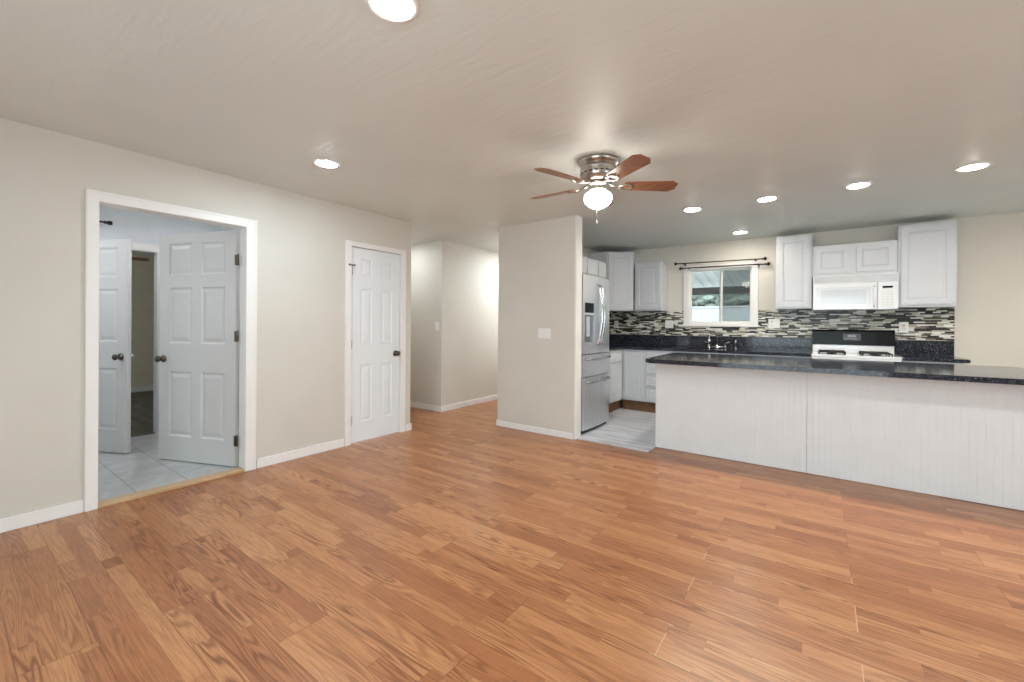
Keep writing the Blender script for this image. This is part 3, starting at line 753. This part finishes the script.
# ------------------------------------------------------------------ countertops
CT = 0.935
t = thing('countertop', 'dark granite countertop along the window wall left of the range', 'countertop', (0, 0, 0))
MB().prism([(KX + .003, 5.028), (-2.325, 5.028), (-2.325, Yf - .025), (-0.094, Yf - .025), (-0.094, YB - .002), (KX + .003, YB - .002)], 0.9005, CT, .006).obj('slab', 'granite', t)
MB().box(KX + .028, YB - .025, CT + .001, -0.094, YB - .001, 1.10, .002).box(KX + .001, 5.03, CT + .001, KX + .026, YB - .001, 1.10, .002).obj('upstand', 'granite', t)
t = thing('countertop', 'short dark granite countertop right of the range', 'countertop', (0, 0, 0))
MB().prism([(0.690, Yf - .025), (1.165, Yf - .025), (1.180, Yf - .010), (1.180, YB - .002), (0.690, YB - .002)], 0.9005, CT, .006).obj('slab', 'granite', t)
MB().box(0.690, YB - .025, CT + .001, 1.175, YB - .001, 1.10, .002).obj('upstand', 'granite', t)
# mosaic
m = MB()
ZT = 1.4665
ZM = 1.443
m.box(KX + .0125, YB - .011, 1.1015, -1.675, YB - .0005, ZT).box(-1.675, YB - .011, 1.1015, -0.665, YB - .0005, 1.236).box(-0.665, YB - .011, 1.1015, -0.083, YB - .0005, ZT).box(-0.083, YB - .011, 1.1015, 0.684, YB - .0005, ZM).box(0.684, YB - .011, 1.1015, 1.178, YB - .0005, ZT)
m.box(-1.675, YB - .011, 1.26, -1.654, YB - .0005, ZT).box(-0.686, YB - .011, 1.26, -.665, YB - .0005, ZT)
m.box(KX + .0005, 5.03, 1.1015, KX + .0115, YB - .0005, ZT)
tag(m.obj('mosaic_backsplash', 'mosaic'), 'black and white strip mosaic backsplash behind the kitchen counters', 'backsplash')

# ------------------------------------------------------------------ peninsula
PX0, PX1, PY = -1.360, 1.235, 4.388
t = thing('peninsula_cabinet', 'long off white beadboard peninsula base under the dark counter', 'cabinet', (0, PY, 0))
def bead(x0, x1):
    """front panel with shallow V grooves, sheet of real thickness"""
    m = MB(); g = 0.042; pts = []
    x = x0
    pts.append((x, 0))
    n = int(round((x1 - x0) / g)); st = (x1 - x0) / n
    for i in range(1, n):
        xc = x0 + i * st; pts += [(xc - .0028, 0), (xc, .0014), (xc + .0028, 0)]
    pts.append((x1, 0)); pts += [(x1, .009), (x0, .009)]
    m.prism(pts, 0.004, 0.874)
    return m
t_b = MB().box(PX0 + .002, .0105, 0.017, PX1 - .002, .62, 0.874); t_b.obj('body', 'cab', t)
M['bead'] = plain('beadboard_paint', (228, 229, 229), 0.45, var=0.015)
bead(PX0, -0.0945).obj('beadboard_panel', 'bead', t); bead(-0.0905, PX1).obj('beadboard_panel', 'bead', t)
MB().box(PX0 - .006, 0, .017, PX0 + .001, .62, 0.874).obj('end_panel', 'bead', t)
MB().box(PX1 - .001, 0, .004, PX1 + .006, .62, 0.874).obj('end_panel', 'bead', t)
dm = MB(); dm.box(PX0 + .02, .56, .0165, PX1 - .02, .621, .1); dm.obj('toe_kick', 'kick', t)
for i in range(5):
    xa = PX0 + .03 + i * .513; mb = MB(); mb.mat = Matrix.Translation((xa + .48, .640, .14)) @ Matrix.Rotation(PI, 4, 'Z')
    mb.slab(.48, .70, .018, [(.055, .055, .425, .645)], d=0.006, cove=0.01, rise=.018, fld=.004); mb.obj('door', 'cab', t)
# countertop with rounded free corners
def rrect(x0, y0, x1, y1, r, n=6):
    p = []
    for cx, cy, a in ((x1 - r, y0 + r, -90), (x1 - r, y1 - r, 0), (x0 + r, y1 - r, 90), (x0 + r, y0 + r, 180)):
        for k in range(n + 1): b = R(a + 90 * k / n); p.append((cx + r * math.cos(b), cy + r * math.sin(b)))
    return p
pc = MB().prism(rrect(-1.425, 0, 1.315, 1.09, .045), .0005, .040, .012).obj('countertop', 'granite')
pc.location = (0, 4.20, .874); pc.rotation_euler = (R(0.6), 0, 0)
tag(pc, 'long polished dark granite countertop on the beadboard peninsula', 'countertop')

# ------------------------------------------------------------------ refrigerator (front faces +X): local x -> world +Y, local -y -> world +X
t = thing('refrigerator', 'tall stainless steel french door refrigerator beside the short wall', 'refrigerator', (KX + .02, 4.285, 0.016), R(90))
FW, FD = 0.735, 0.70
M['fgrey'] = plain('fridge_side_grey', (120, 120, 122), 0.45, metal=0.3)
M['fdark'] = plain('dispenser_dark', (70, 72, 76), 0.3)
MB().box(0, -FD, .03, FW, 0, 1.79, .004).obj('body', 'fgrey', t)
MB().box(.02, -FD - .03, .002, FW - .02, -.02, .029).obj('base_grille', 'blackmat', t)
def fdoor(x0, x1, z0, z1, bulge=.02, curve=(0, FW)):
    pts = []; n = 10
    for i in range(n + 1):
        x = x0 + (x1 - x0) * i / n; u = (x - curve[0]) / (curve[1] - curve[0]) * 2 - 1
        pts.append((x, -FD - .055 - bulge * (1 - u * u)))
    pts += [(x1, -FD - .004), (x0, -FD - .004)]
    return MB().prism(pts, z0, z1, .004)
ZS1, ZS2 = .897, .640
half = 0.365
# left door is built around the dispenser recess
ld = fdoor(.003, .045, ZS1 + .006, 1.795); 
ld2 = fdoor(.045, .255, ZS1 + .006, 1.035); ld3 = fdoor(.045, .255, 1.485, 1.795); ld4 = fdoor(.255, half - .002, ZS1 + .006, 1.795)
for other in (ld2, ld3, ld4):
    me = bpy.data.meshes.new('tmp'); other.bm.to_mesh(me); other.bm.free(); ld.bm.from_mesh(me); bpy.data.meshes.remove(me)
L = ld.obj('door', 'steel', t)
MB().box(.045, -FD - .03, 1.035, .255, -FD - .004, 1.36).obj('dispenser_recess', 'fdark', L)
MB().box(.046, -FD - .068, 1.372, .254, -FD - .004, 1.484, .003).obj('dispenser_display', 'black', L)
MB().box(.046, -FD - .064, 1.345, .254, -FD - .030, 1.371, .003).obj('dispenser_trim', 'steel', L)
MB().box(.10, -FD - .045, 1.10, .20, -FD - .031, 1.33, .004).obj('dispenser_paddle', 'steel', L)
Rr = fdoor(half + .002, FW - .003, ZS1 + .006, 1.795).obj('door', 'steel', t)
D1 = fdoor(.003, FW - .003, ZS2 + .005, ZS1 - .004).obj('drawer', 'steel', t)
D2 = fdoor(.003, FW - .003, .045, ZS2 - .004).obj('drawer', 'steel', t)
for par, x in ((L, half - .035), (Rr, half + .035)):
    h = MB(); sg = -1 if x < half else 1
    path = [(x + sg * .0, -FD - .070, 1.00), (x, -FD - .095, 1.02)] + [(x, -FD - .105 - .035 * math.sin(PI * k / 10), 1.05 + .60 * k / 10) for k in range(11)] + [(x, -FD - .095, 1.68), (x, -FD - .070, 1.70)]
    h.tube(path, .016, 10); h.obj('handle', 'chrome', par)
for par, z in ((D1, ZS1 - .055), (D2, ZS2 - .055)):
    h = MB(); h.tube([(.06, -FD - .062, z), (.065, -FD - .095, z)] + [(.08 + (FW - .16) * k / 8, -FD - .10 - .02 * math.sin(PI * k / 8), z) for k in range(9)] + [(FW - .065, -FD - .095, z), (FW - .06, -FD - .062, z)], .015, 10)
    h.obj('handle', 'chrome', par)

# ------------------------------------------------------------------ microwave
t = thing('microwave', 'white over the range microwave under the low cabinet', 'microwave', (-0.082, YB, 0))
MW = 0.764; MD = 0.36
MB().box(0, -MD, 1.444, MW, -.0125, 1.846, .004).obj('body', 'enamel', t)
g = MB().box(.004, -MD - .022, 1.758, MW - .004, -MD - .001, 1.843, .003); g.obj('vent_grille', 'enamel', t)
g = MB()
for k in range(6): g.box(.012, -MD - .0245, 1.768 + k * .012, MW - .012, -MD - .0222, 1.772 + k * .012)
M['ventgrey'] = plain('vent_grey', (150, 150, 152), 0.5)
g.obj('vent_slots', 'ventgrey', t)
dmw = MB().box(.004, -MD - .03, 1.448, .585, -MD - .001, 1.752, .005).obj('door', 'enamel', t)
M['mwglass'] = plain('microwave_window', (226, 229, 233), 0.08, coat=1.0)
M['mwmesh'] = plain('microwave_inner_window', (208, 213, 218), 0.12, coat=.6)
MB().box(.035, -MD - .0325, 1.475, .53, -MD - .0302, 1.705, .001).obj('door_glass', 'mwglass', dmw)
MB().box(.075, -MD - .0342, 1.505, .49, -MD - .0327, 1.675, .0005).obj('viewing_window', 'mwmesh', dmw)
h = MB(); h.tube([(.562, -MD - .028, 1.48), (.562, -MD - .058, 1.49), (.562, -MD - .062, 1.59), (.562, -MD - .058, 1.69), (.562, -MD - .028, 1.70)], .010, 10); h.obj('handle', 'enamel', dmw)
cp = MB().box(.590, -MD - .03, 1.448, MW - .004, -MD - .001, 1.752, .005).obj('control_panel', 'enamel', t)
MB().box(.630, -MD - .0315, 1.680, .715, -MD - .0302, 1.703).obj('display', 'black', cp)
g = MB()
for r_ in range(6):
    for c_ in range(3): g.box(.622 + c_ * .036, -MD - .0312, 1.485 + r_ * .029, .650 + c_ * .036, -MD - .0302, 1.504 + r_ * .029)
M['btn'] = plain('button_beige', (222, 220, 214), 0.4); g.obj('buttons', 'btn', cp)

# ------------------------------------------------------------------ range
t = thing('gas_range', 'white gas range with a black backguard between the counters', 'stove', (-0.088, YB - .012, 0))
RW, RD = 0.772, 0.64
MB().box(.002, -RD + .04, .018, RW - .002, -.015, .905, .003).obj('body', 'enamel', t)
MB().box(0, -RD, .906, RW, -.014, .934, .005).obj('cooktop', 'enamel', t)
MB().box(.006, -.085, .935, RW - .006, -.0145, 1.03, .003).obj('backguard_base', 'enamel', t)
bg = MB(); prof = [(-.098, 1.031), (-.098, 1.06), (-.092, 1.19), (-.075, 1.212), (-.016, 1.212), (-.016, 1.031)]
a = [bg._v((0, y, z)) for y, z in prof]; b = [bg._v((RW, y, z)) for y, z in prof]
bg.bm.faces.new(a); bg.bm.faces.new(b[::-1])
for i in range(6): bg.bm.faces.new([a[i], b[i], b[(i + 1) % 6], a[(i + 1) % 6]])
bgo = bg.obj('backguard', 'black', t)
bm_ = MB().box(.30, -.103, 1.085, .47, -.0965, 1.165, .003).obj('clock_panel', 'fdark', bgo)
g = MB()
for k in range(5): g.box(.32 + k * .024, -.1042, 1.10, .336 + k * .024, -.1032, 1.112)
g.box(.345, -.1042, 1.125, .425, -.1032, 1.15); g.obj('clock_buttons', 'ventgrey', bm_)
for ix, x in enumerate((.19, .58)):
    for y in (-.20, -.47):
        b = MB(); b.lathe([(0, 0), (.045, 0), (.045, .010), (.02, .016), (0, .016)], (x, y, .935), n=20); bo = b.obj('burner', 'blackmat', t)
        gm = MB(); zt = .963
        for s1 in (-1, 1):
            gm.box(x - .12, y + s1 * .105 - .005, zt - .008, x + .12, y + s1 * .105 + .005, zt); gm.box(x + s1 * .12 - .005, y - .105, zt - .008, x + s1 * .12 + .005, y + .105, zt)
            for s2 in (-1, 1): gm.box(x + s1 * .12 - .006, y + s2 * .105 - .006, .9345, x + s1 * .12 + .006, y + s2 * .105 + .006, zt)
            gm.box(x + min(0, s1) * .12 + .03 * (s1 > 0), y - .004, zt - .006, x + max(0, s1) * .12 - .03 * (s1 < 0), y + .004, zt + .003)
            gm.box(x - .004, y + min(0, s1) * .105 + .03 * (s1 > 0), zt - .006, x + .004, y + max(0, s1) * .105 - .03 * (s1 < 0), zt + .003)
        gm.obj('burner_grate', 'blackmat', t)
cpn = MB().box(.004, -RD + .003, .80, RW - .004, -RD + .039, .905, .004).obj('knob_panel', 'enamel', t)
for k in range(5):
    MB().lathe([(0, 0), (.022, 0), (.02, .012), (.017, .025), (0, .027)], (.12 + k * .133, -RD + .0025, .855), '-Y', 16).obj('knob', 'black', cpn)
od = MB().box(.006, -RD + .005, .235, RW - .006, -RD + .039, .795, .005).obj('oven_door', 'enamel', t)
MB().box(.14, -RD + .002, .36, RW - .14, -RD + .0048, .66, .001).obj('oven_window', 'black', od)
h = MB(); h.tube([(.08, -RD + .004, .745), (.08, -RD - .04, .745), (RW - .08, -RD - .04, .745), (RW - .08, -RD + .004, .745)], .011, 10); h.obj('handle', 'enamel', od)
MB().box(.006, -RD + .005, .045, RW - .006, -RD + .039, .228, .005).obj('storage_drawer', 'enamel', t)

# ------------------------------------------------------------------ faucet
t = thing('kitchen_faucet', 'chrome two handle kitchen faucet below the window', 'faucet', (-1.178, YB - .085, CT + .001))
b = MB(); b.lathe([(0, 0), (.026, 0), (.024, .012), (.015, .02), (.013, .05), (0, .052)], n=16)
b.tube([(-.105, 0, .018), (.105, 0, .018)], .011, 10)
for sx in (-1, 1): b.lathe([(0, 0), (.024, 0), (.022, .016), (.014, .03), (.013, .05), (0, .052)], (sx * .105, 0, 0), n=16)
b.obj('body', 'chrome', t)
b = MB(); b.tube([(0, 0, .045), (0, 0, .155)] + [(-.035 * math.sin(R(a)) * 0 - .06 * (1 - math.cos(R(a))) * .6, -.075 * (1 - math.cos(R(a))), .155 + .05 * math.sin(R(a))) for a in range(15, 181, 15)] + [(-.072, -.152, .125)], .0095, 10)
b.obj('spout', 'chrome', t)
MB().lathe([(0, 0), (.014, 0), (.016, .02), (.012, .036), (0, .038)], (-.072, -.152, .095), n=14).obj('spray_head', 'plastic', t)
for sx in (-1, 1):
    b = MB(); b.tube([(sx * .105, 0, .05), (sx * .115, -.004, .072), (sx * .165, -.012, .092)], [.010, .009, .006], 8); b.obj('lever_handle', 'chrome', t)
t = thing('side_sprayer', 'small chrome side sprayer right of the kitchen faucet', 'sprayer', (-0.945, YB - .085, CT + .001))
MB().lathe([(0, 0), (.022, 0), (.020, .010), (.012, .02), (0, .021)], n=16).obj('base', 'chrome', t)
MB().lathe([(0, .0215), (.010, .0215), (.009, .06), (.013, .085), (.014, .105), (.008, .118), (0, .12)], n=14).obj('head', 'chrome', t)

# ------------------------------------------------------------------ bathroom bits
t = thing('curtain_rod', 'short dark curtain rod end high in the bathroom', 'curtain rod', (0, 0, 0))
MB().tube([(-5.87, -.3, 2.255), (-5.87, 1.04, 2.255)], .010, 10).obj('rod', 'darkrod', t)
MB().lathe([(0, 0), (.016, 0), (.016, .01), (.010, .016), (.020, .026), (.022, .05), (.018, .06), (0, .064)], (-5.87, 1.04, 2.255), 'Y', 14).obj('finial', 'darkrod', t)
b = MB(); b.tube([(-5.949, .96, 2.245), (-5.87, .96, 2.245)], .006, 8); b.box(-5.9495, .945, 2.215, -5.942, .975, 2.275); b.obj('bracket', 'darkrod', t)
